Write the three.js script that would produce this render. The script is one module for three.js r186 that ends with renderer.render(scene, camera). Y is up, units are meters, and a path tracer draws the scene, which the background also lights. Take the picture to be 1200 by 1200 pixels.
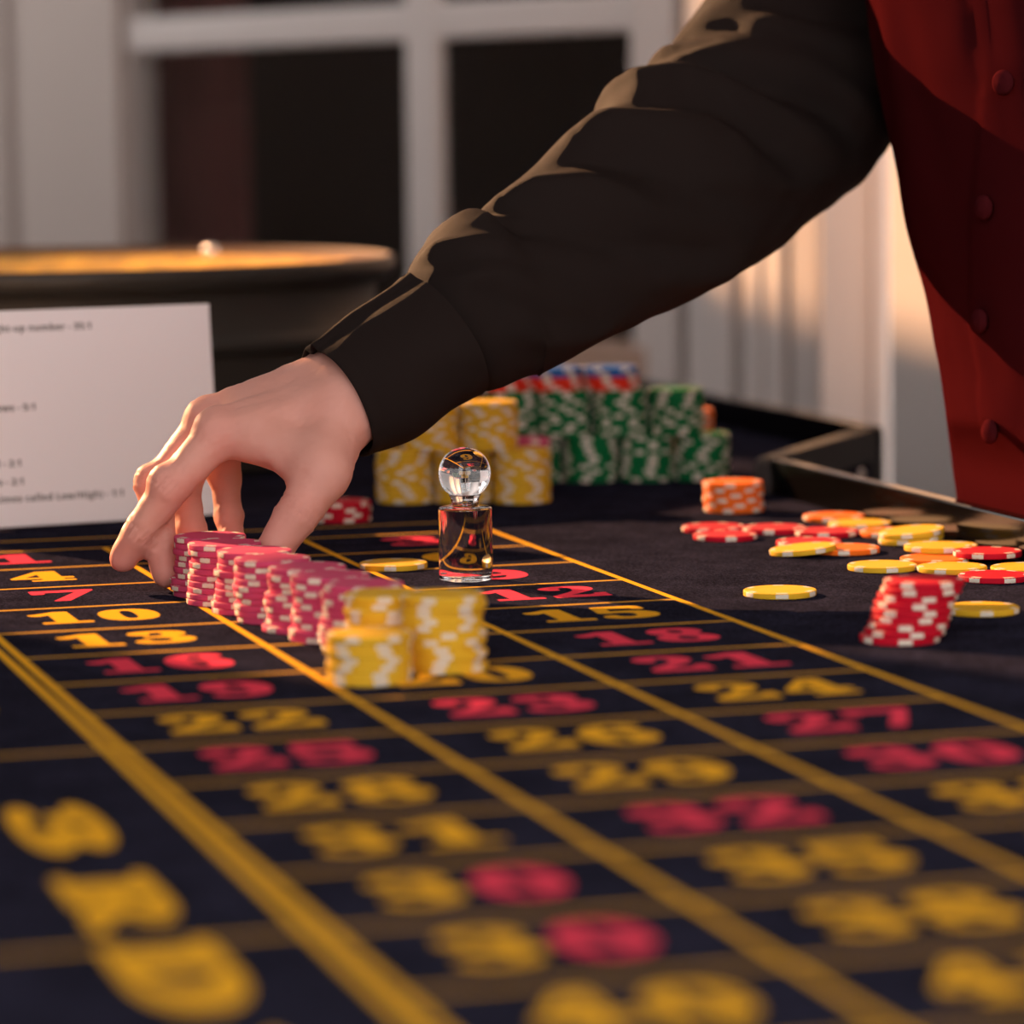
import * as THREE from 'three';
import { RoundedBoxGeometry } from 'three/addons/geometries/RoundedBoxGeometry.js';
import { mergeGeometries } from 'three/addons/utils/BufferGeometryUtils.js';

// ---------------------------------------------------------------- camera, sky, sun, exposure
const T = 0.88;                                    // height of the felt above the floor
const scene = new THREE.Scene();
const camera = new THREE.PerspectiveCamera(16.1006, 1, 0.05, 60);
camera.position.set(-0.2621, T + 0.25542, 2.2037);
camera.rotation.order = 'YXZ';
camera.rotation.set(-0.10604, -0.28638, -0.01298);
camera.focus = 2.02;
camera.userData.fStop = 5.1;
scene.background = new THREE.Color(1.0, 0.955, 0.935);   // bright evening sky outside the windows
const sun = new THREE.DirectionalLight(new THREE.Color(1, 0.52, 0.25), 4.1);
const SUN = new THREE.Vector3(-0.4316, 0.404, -0.9026).normalize();
sun.position.copy(SUN).multiplyScalar(8).add(new THREE.Vector3(0.3, T, 0));
sun.target.position.set(0.3, T, 0);
sun.castShadow = true;
sun.shadow.radius = 1.1;
sun.shadow.mapSize.set(4096, 4096);
Object.assign(sun.shadow.camera, { left: -3, right: 3, top: 3, bottom: -3, near: 0.5, far: 20 });
scene.add(sun, sun.target);
const renderer = new THREE.WebGLRenderer({ antialias: true });
renderer.toneMapping = THREE.LinearToneMapping;
renderer.toneMappingExposure = 3.75;
renderer.shadowMap.enabled = true;

// ---------------------------------------------------------------- helpers
let seed = 7;
const rnd = () => { seed = (seed * 1664525 + 1013904223) % 4294967296; return seed / 4294967296; };
const rr = (a, b) => a + (b - a) * rnd();
const V = (x, y, z) => new THREE.Vector3(x, y, z);
const P = (a) => new THREE.Vector3(a[0], a[1] + T, a[2]);       // a point given from the felt's level
const clamp = THREE.MathUtils.clamp, lerp = THREE.MathUtils.lerp, sstep = (x, a, b) => { const t = clamp((x - a) / (b - a), 0, 1); return t * t * (3 - 2 * t); };
const used = {};
function numbered(n) { const k = (used[n] = (used[n] ?? -1) + 1); return k ? n + '_' + String(k).padStart(3, '0') : n; }
function shade(o) { o.traverse((c) => { if (c.isMesh) { c.castShadow = true; c.receiveShadow = true; } }); return o; }
function mesh(name, geo, mat, parent) { const m = new THREE.Mesh(geo, mat); m.name = parent ? name : numbered(name); m.castShadow = m.receiveShadow = true; (parent ?? scene).add(m); return m; }
function struct(name, geo, mat) { const m = mesh(name, geo, mat); m.name = name; m.userData.kind = 'structure'; return m; }
function thing(name, label, category, pos, group) {
  const g = new THREE.Group(); g.name = numbered(name); g.position.copy(pos ?? V(0, 0, 0)); g.userData = { label, category }; if (group) g.userData.group = group; scene.add(g); return g;
}
function hash(x, y, z) { let h = Math.imul(x, 374761393) ^ Math.imul(y, 668265263) ^ Math.imul(z, 2147483647 - 58); h = Math.imul(h ^ (h >>> 13), 1274126177); return ((h ^ (h >>> 16)) >>> 0) / 4294967296; }
function noise(x, y, z) {
  const ix = Math.floor(x), iy = Math.floor(y), iz = Math.floor(z), f = (t) => t * t * (3 - 2 * t), u = f(x - ix), v = f(y - iy), w = f(z - iz);
  const c = (a, b, d) => hash(ix + a, iy + b, iz + d);
  return lerp(lerp(lerp(c(0, 0, 0), c(1, 0, 0), u), lerp(c(0, 1, 0), c(1, 1, 0), u), v), lerp(lerp(c(0, 0, 1), c(1, 0, 1), u), lerp(c(0, 1, 1), c(1, 1, 1), u), v), w) * 2 - 1;
}
function noiseTexture(n, fn, srgb) {
  const d = new Uint8Array(n * n * 4);
  for (let y = 0; y < n; y++) for (let x = 0; x < n; x++) { const c = fn(x, y, n), i = (y * n + x) * 4; for (let k = 0; k < 3; k++) d[i + k] = clamp(Array.isArray(c) ? c[k] : c, 0, 1) * 255; d[i + 3] = 255; }
  const t = new THREE.DataTexture(d, n, n); t.wrapS = t.wrapT = THREE.RepeatWrapping; t.magFilter = THREE.LinearFilter; if (srgb) t.colorSpace = THREE.SRGBColorSpace; t.needsUpdate = true; return t;
}
const std = (o) => new THREE.MeshStandardMaterial(o), phys = (o) => new THREE.MeshPhysicalMaterial(o);
function at(g, x, y, z, ry = 0) { g.rotateY(ry); g.translate(x, y, z); return g; }
const box = (w, h, d, x, y, z, ry = 0, r = 0) => at(r ? new RoundedBoxGeometry(w, h, d, 3, r) : new THREE.BoxGeometry(w, h, d), x, y, z, ry);
const plain = (g) => { const q = g.index ? g.toNonIndexed() : g; for (const k of Object.keys(q.attributes)) if (!['position', 'normal', 'uv'].includes(k)) q.deleteAttribute(k); return q; };
const merge = (list) => mergeGeometries(list.map(plain));
const lathe = (pts, n = 64) => new THREE.LatheGeometry(pts.map(([r, y]) => new THREE.Vector2(r, y)), n);
function grid(nu, nv, fn, closeU) {                 // surface of (nu+1) x (nv+1) points
  const p = [], uv = [], ix = [];
  for (let j = 0; j <= nv; j++) for (let i = 0; i <= nu; i++) { const q = fn(closeU && i === nu ? 0 : i / nu, j / nv); p.push(q.x, q.y, q.z); uv.push(i / nu, j / nv); }
  for (let j = 0; j < nv; j++) for (let i = 0; i < nu; i++) { const a = j * (nu + 1) + i, b = a + 1, c = a + nu + 1, d = c + 1; ix.push(a, c, b, b, c, d); }
  const g = new THREE.BufferGeometry(); g.setAttribute('position', new THREE.Float32BufferAttribute(p, 3)); g.setAttribute('uv', new THREE.Float32BufferAttribute(uv, 2)); g.setIndex(ix); g.computeVertexNormals();
  if (closeU) { const n = g.attributes.normal; for (let j = 0; j <= nv; j++) { const a = j * (nu + 1), b = a + nu, m = V(n.getX(a) + n.getX(b), n.getY(a) + n.getY(b), n.getZ(a) + n.getZ(b)).normalize(); n.setXYZ(a, m.x, m.y, m.z); n.setXYZ(b, m.x, m.y, m.z); } }
  return g;
}
// surface nets of a distance field
function sdfMesh(lo, hi, cell, f) {
  const nx = Math.ceil((hi.x - lo.x) / cell) + 1, ny = Math.ceil((hi.y - lo.y) / cell) + 1, nz = Math.ceil((hi.z - lo.z) / cell) + 1;
  const val = new Float32Array(nx * ny * nz), id = (i, j, k) => (k * ny + j) * nx + i;
  for (let k = 0; k < nz; k++) for (let j = 0; j < ny; j++) for (let i = 0; i < nx; i++) val[id(i, j, k)] = f(lo.x + i * cell, lo.y + j * cell, lo.z + k * cell);
  const vid = new Int32Array(nx * ny * nz).fill(-1), pos = [], ix = [];
  const E = [[0, 1], [2, 3], [4, 5], [6, 7], [0, 2], [1, 3], [4, 6], [5, 7], [0, 4], [1, 5], [2, 6], [3, 7]];
  for (let k = 0; k < nz - 1; k++) for (let j = 0; j < ny - 1; j++) for (let i = 0; i < nx - 1; i++) {
    const c = []; for (let q = 0; q < 8; q++) c.push(val[id(i + (q & 1), j + ((q >> 1) & 1), k + (q >> 2))]);
    let x = 0, y = 0, z = 0, n = 0;
    for (const [a, b] of E) if ((c[a] < 0) !== (c[b] < 0)) { const t = c[a] / (c[a] - c[b]); x += lerp(a & 1, b & 1, t); y += lerp((a >> 1) & 1, (b >> 1) & 1, t); z += lerp(a >> 2, b >> 2, t); n++; }
    if (n) { vid[id(i, j, k)] = pos.length / 3; pos.push(lo.x + (i + x / n) * cell, lo.y + (j + y / n) * cell, lo.z + (k + z / n) * cell); }
  }
  const quad = (a, b, c, d, flip) => { if (flip) ix.push(a, c, b, a, d, c); else ix.push(a, b, c, a, c, d); };
  for (let k = 1; k < nz - 1; k++) for (let j = 1; j < ny - 1; j++) for (let i = 1; i < nx - 1; i++) {
    const v0 = val[id(i, j, k)] < 0;
    if (v0 !== val[id(i + 1, j, k)] < 0) quad(vid[id(i, j - 1, k - 1)], vid[id(i, j, k - 1)], vid[id(i, j, k)], vid[id(i, j - 1, k)], !v0);
    if (v0 !== val[id(i, j + 1, k)] < 0) quad(vid[id(i - 1, j, k - 1)], vid[id(i - 1, j, k)], vid[id(i, j, k)], vid[id(i, j, k - 1)], !v0);
    if (v0 !== val[id(i, j, k + 1)] < 0) quad(vid[id(i - 1, j - 1, k)], vid[id(i, j - 1, k)], vid[id(i, j, k)], vid[id(i - 1, j, k)], !v0);
  }
  const g = new THREE.BufferGeometry(), e = cell * 0.5, nor = [], uv = [];
  for (let q = 0; q < pos.length; q += 3) {
    let [x, y, z] = [pos[q], pos[q + 1], pos[q + 2]], n = V(0, 0, 0);
    for (let it = 0; it < 2; it++) {
      n.set(f(x + e, y, z) - f(x - e, y, z), f(x, y + e, z) - f(x, y - e, z), f(x, y, z + e) - f(x, y, z - e)); const l = n.length() / (2 * e) || 1; n.normalize();
      if (it === 0) { const d = clamp(f(x, y, z) / l, -cell, cell); x -= n.x * d; y -= n.y * d; z -= n.z * d; }
    }
    pos[q] = x; pos[q + 1] = y; pos[q + 2] = z; nor.push(n.x, n.y, n.z); uv.push(x, y + z);
  }
  g.setAttribute('position', new THREE.Float32BufferAttribute(pos, 3)); g.setAttribute('normal', new THREE.Float32BufferAttribute(nor, 3)); g.setAttribute('uv', new THREE.Float32BufferAttribute(uv, 2)); g.setIndex(ix); return g;
}
function capsule(px, py, pz, a, b, ra, rb) {
  const bx = b.x - a.x, by = b.y - a.y, bz = b.z - a.z, ax = px - a.x, ay = py - a.y, az = pz - a.z, t = clamp((ax * bx + ay * by + az * bz) / (bx * bx + by * by + bz * bz + 1e-12), 0, 1);
  return Math.hypot(ax - bx * t, ay - by * t, az - bz * t) - lerp(ra, rb, t);
}
const smin = (a, b, k) => { const h = Math.max(k - Math.abs(a - b), 0) / k; return Math.min(a, b) - h * h * k * 0.25; };

// ---------------------------------------------------------------- the room
const plaster = noiseTexture(256, (x, y) => 0.5 + 0.5 * noise(x / 9, y / 9, 3) * 0.6 + 0.2 * noise(x / 2.3, y / 2.3, 8));
const mWall = std({ color: new THREE.Color(0.47, 0.405, 0.375), roughness: 0.85, bumpMap: plaster, bumpScale: 0.0006 });
const mWhite = std({ color: new THREE.Color(0.59, 0.535, 0.515), roughness: 0.5 });
const mGroove = std({ color: new THREE.Color(0.20, 0.14, 0.11), roughness: 0.7 });
const mTan = std({ color: new THREE.Color(0.42, 0.27, 0.2), roughness: 0.6 });
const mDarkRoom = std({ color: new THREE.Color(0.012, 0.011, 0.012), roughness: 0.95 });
const mCurtain = std({ color: new THREE.Color(0.15, 0.045, 0.045), roughness: 0.9 });
const mWallDark = std({ color: new THREE.Color(0.2, 0.16, 0.14), roughness: 0.8 });
const mPane = phys({ color: 0xffffff, transmission: 1, thickness: 0, roughness: 0.02, ior: 1.5 });
const H = 4.4;
const floorTex = noiseTexture(256, (x, y) => { const v = 0.42 + 0.1 * noise(x / 60, y / 4, 2) + 0.05 * noise(x / 12, y / 1.7, 5); return [v, v * 0.72, v * 0.52]; }, true);
floorTex.repeat.set(1, 1);
struct('floor', box(5.2, 0.12, 11.5, 0.9, -0.06, -0.9), std({ map: floorTex, roughness: 0.5 }));
struct('ceiling', box(5.2, 0.12, 11.5, 0.9, H + 0.06, -0.9), mWhite);
// wall with the glazed window: a plane that runs away to the left. s along it, depth behind it
const A0 = V(0.9527, 0, -1.317), Ad = V(0.4, 0, 0.9165), An = V(-0.9165, 0, 0.4), Aang = Math.atan2(-Ad.z, Ad.x);
const onA = (s, y, out = 0) => A0.clone().addScaledVector(Ad, s).addScaledVector(An, out).setY(y);
const boxA = (s0, s1, y0, y1, o0, o1, r = 0) => { const c = onA((s0 + s1) / 2, (y0 + y1) / 2, (o0 + o1) / 2); return box(s1 - s0, y1 - y0, o1 - o0, c.x, c.y, c.z, Aang, r); };
const W0 = -1.0132, W1 = -0.0044, WB = T - 0.012, WT = T + 1.24;
struct('wall_back', merge([boxA(-4.75, W0 - 0.16, 0, H, -0.12, 0), boxA(W0 - 0.17, W0, 0, H, -0.016, 0), boxA(W0 - 0.16, 0.012, 0, WB, -0.12, 0), boxA(W0 - 0.16, 0.012, WT, H, -0.12, 0)]), mWall);
struct('trim_1', merge([boxA(-1.37, -1.255, 0, H, 0, 0.012, 0.004)]), mWall);
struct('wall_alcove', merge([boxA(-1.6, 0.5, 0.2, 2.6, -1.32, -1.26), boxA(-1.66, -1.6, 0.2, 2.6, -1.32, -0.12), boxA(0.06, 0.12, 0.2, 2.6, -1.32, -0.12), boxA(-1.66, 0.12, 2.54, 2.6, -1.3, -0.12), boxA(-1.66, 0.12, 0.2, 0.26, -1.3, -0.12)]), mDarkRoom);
{
  const w = new THREE.Group(); w.name = 'window_1'; w.userData.kind = 'structure'; scene.add(w);
  const fr = -0.024, to = -0.01;                   // the sash sits back in its opening
  mesh('frame', boxA(W0 - 0.02, W0 + 0.012, WB, WT, -0.05, -0.0165), mWhite, w);
  mesh('frame', boxA(-0.0725, W1, WB, WT, -0.1, -0.004, 0.004), mWhite, w);
  mesh('frame', boxA(W0, W1, WT - 0.05, WT, -0.1, -0.006, 0.004), mWhite, w);
  mesh('sill', boxA(W0, -0.05, WB, T + 0.0256, -0.1, -0.002, 0.003), mTan, w);
  mesh('muntin', boxA(-0.4564, -0.3953, T + 0.02, WT - 0.04, fr, to, 0.006), mWhite, w);
  for (const y of [0.352, 0.76]) mesh('muntin', boxA(W0 + 0.004, -0.06, T + y, T + y + 0.041, fr + 0.001, to - 0.0012, 0.006), mWhite, w);
  for (const [y0, y1] of [[0.02, 0.356], [0.39, 0.765], [0.797, 1.2]]) for (const [s0, s1] of [[W0 + 0.006, -0.45], [-0.4, -0.07]]) mesh('pane', boxA(s0, s1, T + y0, T + y1, -0.021, -0.018), mPane, w);
}
{ // maroon curtain hanging in the dark room behind the left panes
  const g = grid(90, 8, (u, v) => onA(lerp(-1.5, -0.95, u), lerp(2.45, 0.4, v), -0.165 + 0.012 * Math.sin(u * 46) + 0.006 * Math.sin(u * 83 + v * 2)), false);
  const c = mesh('curtain', g, new THREE.MeshStandardMaterial({ color: mCurtain.color, roughness: 0.9, side: THREE.DoubleSide }));
  c.userData = { label: 'dark maroon curtain behind the left window panes', category: 'curtain' };
}
// panelled wall right of the window
const B0 = V(0.9578, 0, -1.3053), Bd = V(0.0973, 0, 0.9953), Bn = V(-0.9953, 0, 0.0973), Bang = Math.atan2(-Bd.z, Bd.x);
const boxB = (s0, s1, y0, y1, o0, o1, r = 0, base = B0) => { const c = base.clone().addScaledVector(Bd, (s0 + s1) / 2).addScaledVector(Bn, (o0 + o1) / 2); return box(s1 - s0, y1 - y0, o1 - o0, c.x, (y0 + y1) / 2, c.z, Bang, r); };
{
  const w = struct('wall_right', boxB(-0.06, 0.298, 0, H, -0.14, -0.009), mGroove);
  for (const [s0, s1, o] of [[0.006, 0.062, 0], [0.064, 0.114, 0.003], [0.130, 0.150, -0.002], [0.153, 0.181, 0.003], [0.186, 0.224, 0.0], [0.237, 0.252, -0.004], [0.255, 0.27, -0.005], [0.273, 0.286, -0.004]]) mesh('panel', boxB(s0, s1, 0.05, H - 0.01, -0.0092, o, 0.0025), mWhite, w);
}
const S2a = V(0.9874, 0, -0.9995), S2b = V(1.0506, 0, -0.9808);
{
  const dx = S2b.x - S2a.x, dz = S2b.z - S2a.z, ang = Math.atan2(-dz, dx), n = V(dz, 0, -dx).normalize();
  const mid = S2a.clone().add(S2b).multiplyScalar(0.5).addScaledVector(n, 0.06);
  struct('trim_2', merge([box(Math.hypot(dx, dz), H, 0.12, mid.x, H / 2, mid.z, ang, 0.003), box(0.016, H, 0.006, lerp(S2a.x, S2b.x, 0.86), H / 2, lerp(S2a.z, S2b.z, 0.86), ang, 0.002)]), mWhite);
}
struct('wall_right_near', boxB(0, 5.7, 0, H, -0.14, 0, 0, V(0.9896, 0, -0.833)), mWhite);
// left wall with the two tall openings that let the evening sun in, and the wall behind the camera with one
const wallZ = (z0, z1, y0, y1) => box(0.14, y1 - y0, z1 - z0, -0.97, (y0 + y1) / 2, (z0 + z1) / 2);
const sillB = T + 1.84;
struct('wall_left', merge([wallZ(-5.8, -5.45, 0, H), wallZ(-5.45, -4.6, 0, sillB), wallZ(-5.45, -4.6, 4.0, H), wallZ(-4.6, -4.0, 0, H), wallZ(-4.0, -1.55, 0, T + 0.72), wallZ(-4.0, -2.1, T + 2.7, H), wallZ(-2.1, -1.55, T + 1.13, H), wallZ(-1.55, 1.5, 0, H), wallZ(1.5, 3.8, 0, T + 0.1), wallZ(1.5, 3.8, T + 2.4, H), wallZ(3.8, 4.6, 0, H)]), mWallDark);
struct('wall_front', merge([box(2.9, 0.8, 0.14, 0.4, 0.4, 4.6), box(2.9, 0.9, 0.14, 0.4, H - 0.45, 4.6), box(0.35, H, 0.14, -0.86, H / 2, 4.6), box(0.5, H, 0.14, 1.5, H / 2, 4.6)]), mWall);

// ---------------------------------------------------------------- table
function layoutTexture() {
  const n = 2048, c = document.createElement('canvas'); c.width = c.height = n;
  const g = c.getContext('2d'), X0 = -0.40, SX = n / 1.18, Z0 = -0.5, SZ = n / 2.12, px = (x) => (x - X0) * SX, pz = (z) => (z - Z0) * SZ;
  g.fillStyle = '#232330'; g.fillRect(0, 0, n, n);
  const img = g.getImageData(0, 0, n, n), d = img.data;
  for (let i = 0; i < n * n; i++) { const x = i % n, y = Math.floor(i / n), edge = clamp(Math.min(x, y, n - 1 - x, n - 1 - y) / 40 - 0.1, 0, 1), k = 1 + edge * (0.8 * (hash(x, y, 1) - 0.5) + 0.14 * noise(x / 3, y / 2, 2) + 0.15 * noise(x / 30, y / 16, 6)); d[i * 4] *= k; d[i * 4 + 1] *= k; d[i * 4 + 2] *= k; }
  g.putImageData(img, 0, 0);
  const Y = '#e2a92c', YR = '#c2933a', R = '#e0445a', w = 0.124, r = 0.0911;
  const line = (x0, z0, x1, z1, t, col) => { g.fillStyle = col; if (x0 === x1) g.fillRect(px(x0 - t / 2), pz(z0), t * SX, (z1 - z0) * SZ); else g.fillRect(px(x0), pz(z0 - t / 2), (x1 - x0) * SX, t * SZ); };
  const end = 1.5;
  line(0, -0.0565, 3 * w, -0.0565, 0.0052, YR); line(-0.34, -0.0565, 0, -0.0565, 0.0052, YR);
  for (let k = 0; k <= 17; k++) { line(0, k * r, 3 * w, k * r, 0.0052, YR); if (k % 4 === 0) line(-0.34, k * r, 0, k * r, 0.0052, YR); }
  line(w, 0, w, end, 0.0042, Y); line(2 * w, 0, 2 * w, end, 0.0042, Y); line(3 * w, -0.0565, 3 * w, end, 0.0044, Y);
  line(0.002, -0.0565, 0.002, end, 0.0046, Y); line(-0.0052, -0.0565, -0.0052, end, 0.0046, Y);
  const glyph = (s, xa, xb, za, zb, col) => {
    g.save(); g.font = 'bold 200px serif'; g.fillStyle = col; const m = g.measureText(s), l = m.actualBoundingBoxLeft, wd = l + m.actualBoundingBoxRight, as = m.actualBoundingBoxAscent, h = as + m.actualBoundingBoxDescent;
    const b = 11; g.translate(px(xa), pz(za)); g.scale(((xb - xa) * SX) / (wd + b), ((zb - za) * SZ) / (h + b)); g.fillText(s, l + b / 2, as + b / 2); g.strokeStyle = col; g.lineWidth = b; g.lineJoin = 'round'; g.strokeText(s, l + b / 2, as + b / 2); g.restore();
  };
  const reds = new Set([1, 3, 5, 7, 9, 12, 14, 16, 18, 19, 21, 23, 25, 27, 30, 32]);
  for (let k = 0; k < 17; k++) for (let q = 0; q < 3; q++) {
    const num = k * 3 + q + 1, cx = (q + 0.5) * w + 0.001, za = k * r + 0.016, zb = k * r + 0.063, s = String(num);
    if (s.length === 1) { glyph(s, cx - 0.0185, cx + 0.0185, za, zb, reds.has(num) ? R : Y); continue; }
    const first = reds.has(num) ? R : Y, second = [34, 37, 42].includes(num) ? R : first, tail = num === 34 || num === 37 ? '0' : s[1];
    glyph(s[0], cx - 0.034, cx - 0.0035, za, zb, first); glyph(tail, cx + 0.002, cx + 0.0345, za, zb, second);
  }
  const turned = (s, z0, z1, xa, xb) => {        // outside bets: letter tops face +x, read towards the near end
    g.save(); g.font = 'bold 200px serif'; g.fillStyle = Y; const m = g.measureText(s), l = m.actualBoundingBoxLeft, wd = l + m.actualBoundingBoxRight, as = m.actualBoundingBoxAscent, h = as + m.actualBoundingBoxDescent;
    const b = 20; g.transform(0, ((z1 - z0) * SZ) / (wd + b), -((xb - xa) * SX) / (h + b), 0, px(xb), pz(z0)); g.fillText(s, l + b / 2, as + b / 2); g.strokeStyle = Y; g.lineWidth = b; g.lineJoin = 'round'; g.strokeText(s, l + b / 2, as + b / 2); g.restore();
  };
  turned('3', 0.845, 0.940, -0.069, -0.034); turned('R', 0.982, 1.072, -0.071, -0.037); turned('D', 1.09, 1.185, -0.074, -0.037); turned('12', 1.22, 1.42, -0.074, -0.037);
  turned('2', 0.548, 0.632, -0.074, -0.031); turned('1', 0.48, 0.535, -0.074, -0.031); turned('ND', 0.33, 0.45, -0.072, -0.037);
  const t = new THREE.CanvasTexture(c); t.colorSpace = THREE.SRGBColorSpace; t.wrapS = t.wrapT = THREE.ClampToEdgeWrapping;
  t.repeat.set(1 / 1.18, 1 / 2.12); t.offset.set(0.40 / 1.18, 1.62 / 2.12); return t;       // uv of the felt are metres: u = x, v = -z
}
const weave = noiseTexture(512, (x, y) => 0.5 + 0.35 * (hash(x, y, 5) - 0.5) + 0.35 * noise(x / 3, y / 3, 1) * 0.5 + 0.2 * noise(x / 17, y / 9, 4)); weave.repeat.set(9, 9);
const mFelt = phys({ map: layoutTexture(), bumpMap: weave, bumpScale: 0.0005, roughness: 0.9, specularIntensity: 0.0 });
const mLacquer = phys({ color: new THREE.Color(0.003, 0.0026, 0.0026), roughness: 0.1, specularIntensity: 0.14 });
const mApron = std({ color: new THREE.Color(0.026, 0.022, 0.0215), roughness: 0.6 });
const mChrome = std({ color: new THREE.Color(0.8, 0.78, 0.74), metalness: 1, roughness: 0.18 });
const mSteelDull = std({ color: new THREE.Color(0.75, 0.72, 0.7), metalness: 1, roughness: 0.4 });
const RX = 0.615, RZA = -0.135, BX = 0.777, BZ = -0.345, ZF = -1.06, ZN = 1.62, XL = -0.52;
{
  const t = thing('roulette_table', 'black felt roulette table with yellow and red number layout and glossy black rim', 'table', V(0, 0, 0));
  const s = new THREE.Shape([[XL, -ZN], [RX, -ZN], [RX, -RZA], [BX, -BZ], [BX, -ZF], [XL, -ZF]].map(([x, y]) => new THREE.Vector2(x, y)));
  const fg = new THREE.ExtrudeGeometry(s, { depth: 0.03, bevelEnabled: false }); fg.rotateX(-Math.PI / 2); fg.translate(0, T - 0.03, 0);
  mesh('felt', fg, mFelt, t);
  const rail = (x0, z0, x1, z1, th, out, mat = mLacquer, top = 0.023, low = 0.11, r = 0.009) => {  // an upright board along the edge, its inner face on the line
    const dx = x1 - x0, dz = z1 - z0, L = Math.hypot(dx, dz), nx = -dz / L * out, nz = dx / L * out;
    const sh = new THREE.Shape(); sh.moveTo(0, -low); sh.lineTo(L, -low); sh.lineTo(L, top - r); sh.quadraticCurveTo(L, top, L - r, top); sh.lineTo(r, top); sh.quadraticCurveTo(0, top, 0, top - r); sh.lineTo(0, -low);
    const g = new THREE.ExtrudeGeometry(sh, { depth: th - 0.003, bevelEnabled: true, bevelSize: 0.0015, bevelThickness: 0.0015, bevelSegments: 2, curveSegments: 6 });
    g.translate(0, 0, -(th - 0.003) / 2); g.rotateY(Math.atan2(-dz, dx)); g.translate(x0 + nx * th / 2, T, z0 + nz * th / 2);
    return mesh('rail', g, mat, t);
  };
  rail(RX, RZA - 0.009, RX, ZN, 0.011, -1); 
  const diag = rail(RX + 0.001, RZA - 0.004, BX + 0.004, BZ - 0.005, 0.014, -1, mApron, 0.023, 0.11, 0.015); diag.userData.label = 'angled dark board closing the notch in the rim';
  rail(BX, ZF, BX, BZ - 0.014, 0.012, -1);
  rail(XL, ZF, BX, ZF, 0.018, 1); rail(XL, ZF, XL, ZN, 0.018, 1); rail(XL, ZN, RX, ZN, 0.018, -1);
  // screw on the outer face of the angled board
  const sx = 0.7277, sz = -0.2729;
  const scr = new THREE.SphereGeometry(0.0052, 20, 10); scr.scale(1, 1, 0.5); scr.rotateY(Math.atan2(0.79, 0.61)); scr.translate(0.7345, T - 0.003, -0.2685); mesh('screw', scr, mSteelDull, t);
  mesh('apron', merge([box(0.012, 0.13, ZN - ZF - 0.1, XL + 0.05, T - 0.095, (ZN + ZF) / 2), box(1.0, 0.13, 0.012, 0.05, T - 0.095, ZN - 0.05)]), mApron, t);
  for (const [x, z] of [[-0.42, 1.5], [0.52, 1.5], [-0.42, -0.95], [0.68, -0.95]]) mesh('leg', at(lathe([[0, 0], [0.03, 0], [0.034, 0.02], [0.03, 0.05], [0.036, 0.4], [0.045, 0.7], [0.045, T - 0.03], [0, T - 0.03]], 28), x, 0, z), mApron, t);
}

// ---------------------------------------------------------------- roulette wheel
{
  const w = thing('roulette_bowl', 'black roulette wheel bowl with gold wooden inside standing at the table end', 'roulette wheel', V(0.174, T, -0.6506));
  const mBowl = phys({ color: new THREE.Color(0.032, 0.030, 0.027), roughness: 0.42, specularIntensity: 0.45, bumpMap: plaster, bumpScale: 0.0008 });
  const goldTex = noiseTexture(256, (x, y) => { const v = 0.8 + 0.12 * noise(x / 3, y / 60, 6) + 0.06 * noise(x / 1.5, y / 20, 2); return [v * 1.15, v * 0.86, v * 0.2]; }, true);
  const mGold = phys({ map: goldTex, roughness: 0.4, clearcoat: 0.25, clearcoatRoughness: 0.2 });
  mesh('bowl', lathe([[0, 0], [0.262, 0], [0.268, 0.004], [0.27, 0.03], [0.276, 0.036], [0.278, 0.088], [0.286, 0.092], [0.29, 0.098], [0.288, 0.104], [0.281, 0.108], [0.283, 0.136], [0.291, 0.1385], [0.298, 0.145], [0.2995, 0.151], [0.2985, 0.1555], [0.296, 0.157], [0.293, 0.1565]], 128), mBowl, w);
  mesh('inner_rim', lathe([[0.2935, 0.1567], [0.2905, 0.1535], [0.279, 0.149]], 128), phys({ color: new THREE.Color(0.16, 0.085, 0.04), roughness: 0.5, specularIntensity: 0.3 }), w);
  mesh('ball_track', lathe([[0.279, 0.149], [0.27, 0.1455], [0.25, 0.138], [0.2, 0.118], [0.192, 0.112]], 128), mGold, w);
  mesh('pocket_ring', lathe([[0.192, 0.112], [0.19, 0.104], [0.165, 0.096], [0.155, 0.098], [0.15, 0.103]], 96), mBowl, w);
  for (let k = 0; k < 37; k++) { const a = k / 37 * Math.PI * 2, g = box(0.036, 0.012, 0.0016, 0.171, 0.104, 0); g.rotateY(a); mesh('pocket_fret', g, mChrome, w); }
  mesh('rotor', lathe([[0.15, 0.103], [0.12, 0.112], [0.05, 0.124], [0.02, 0.127], [0, 0.128]], 80), mGold, w);
  const tu = mesh('turret', lathe([[0.022, 0.126], [0.02, 0.131], [0.009, 0.136], [0.008, 0.148], [0.012, 0.151], [0.012, 0.153], [0, 0.155]], 40), mChrome, w);
  for (let k = 0; k < 4; k++) { const g = new THREE.CylinderGeometry(0.003, 0.003, 0.05, 12); g.rotateZ(Math.PI / 2); g.translate(0.03, 0.146, 0); const s = new THREE.SphereGeometry(0.006, 16, 12); s.translate(0.056, 0.146, 0); const m = merge([g, s]); m.rotateY(k * Math.PI / 2 + 0.4); mesh('handle', m, mChrome, tu); }
  tu.position.y = -0.022;
  for (let k = 0; k < 8; k++) { const g = new THREE.OctahedronGeometry(0.009, 0); g.scale(k % 2 ? 1.6 : 0.7, 0.5, k % 2 ? 0.7 : 1.6); g.translate(0.235, 0.1345, 0); g.rotateY(k / 8 * Math.PI * 2 + 0.2); mesh('deflector', g, mChrome, w); }
}

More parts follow.
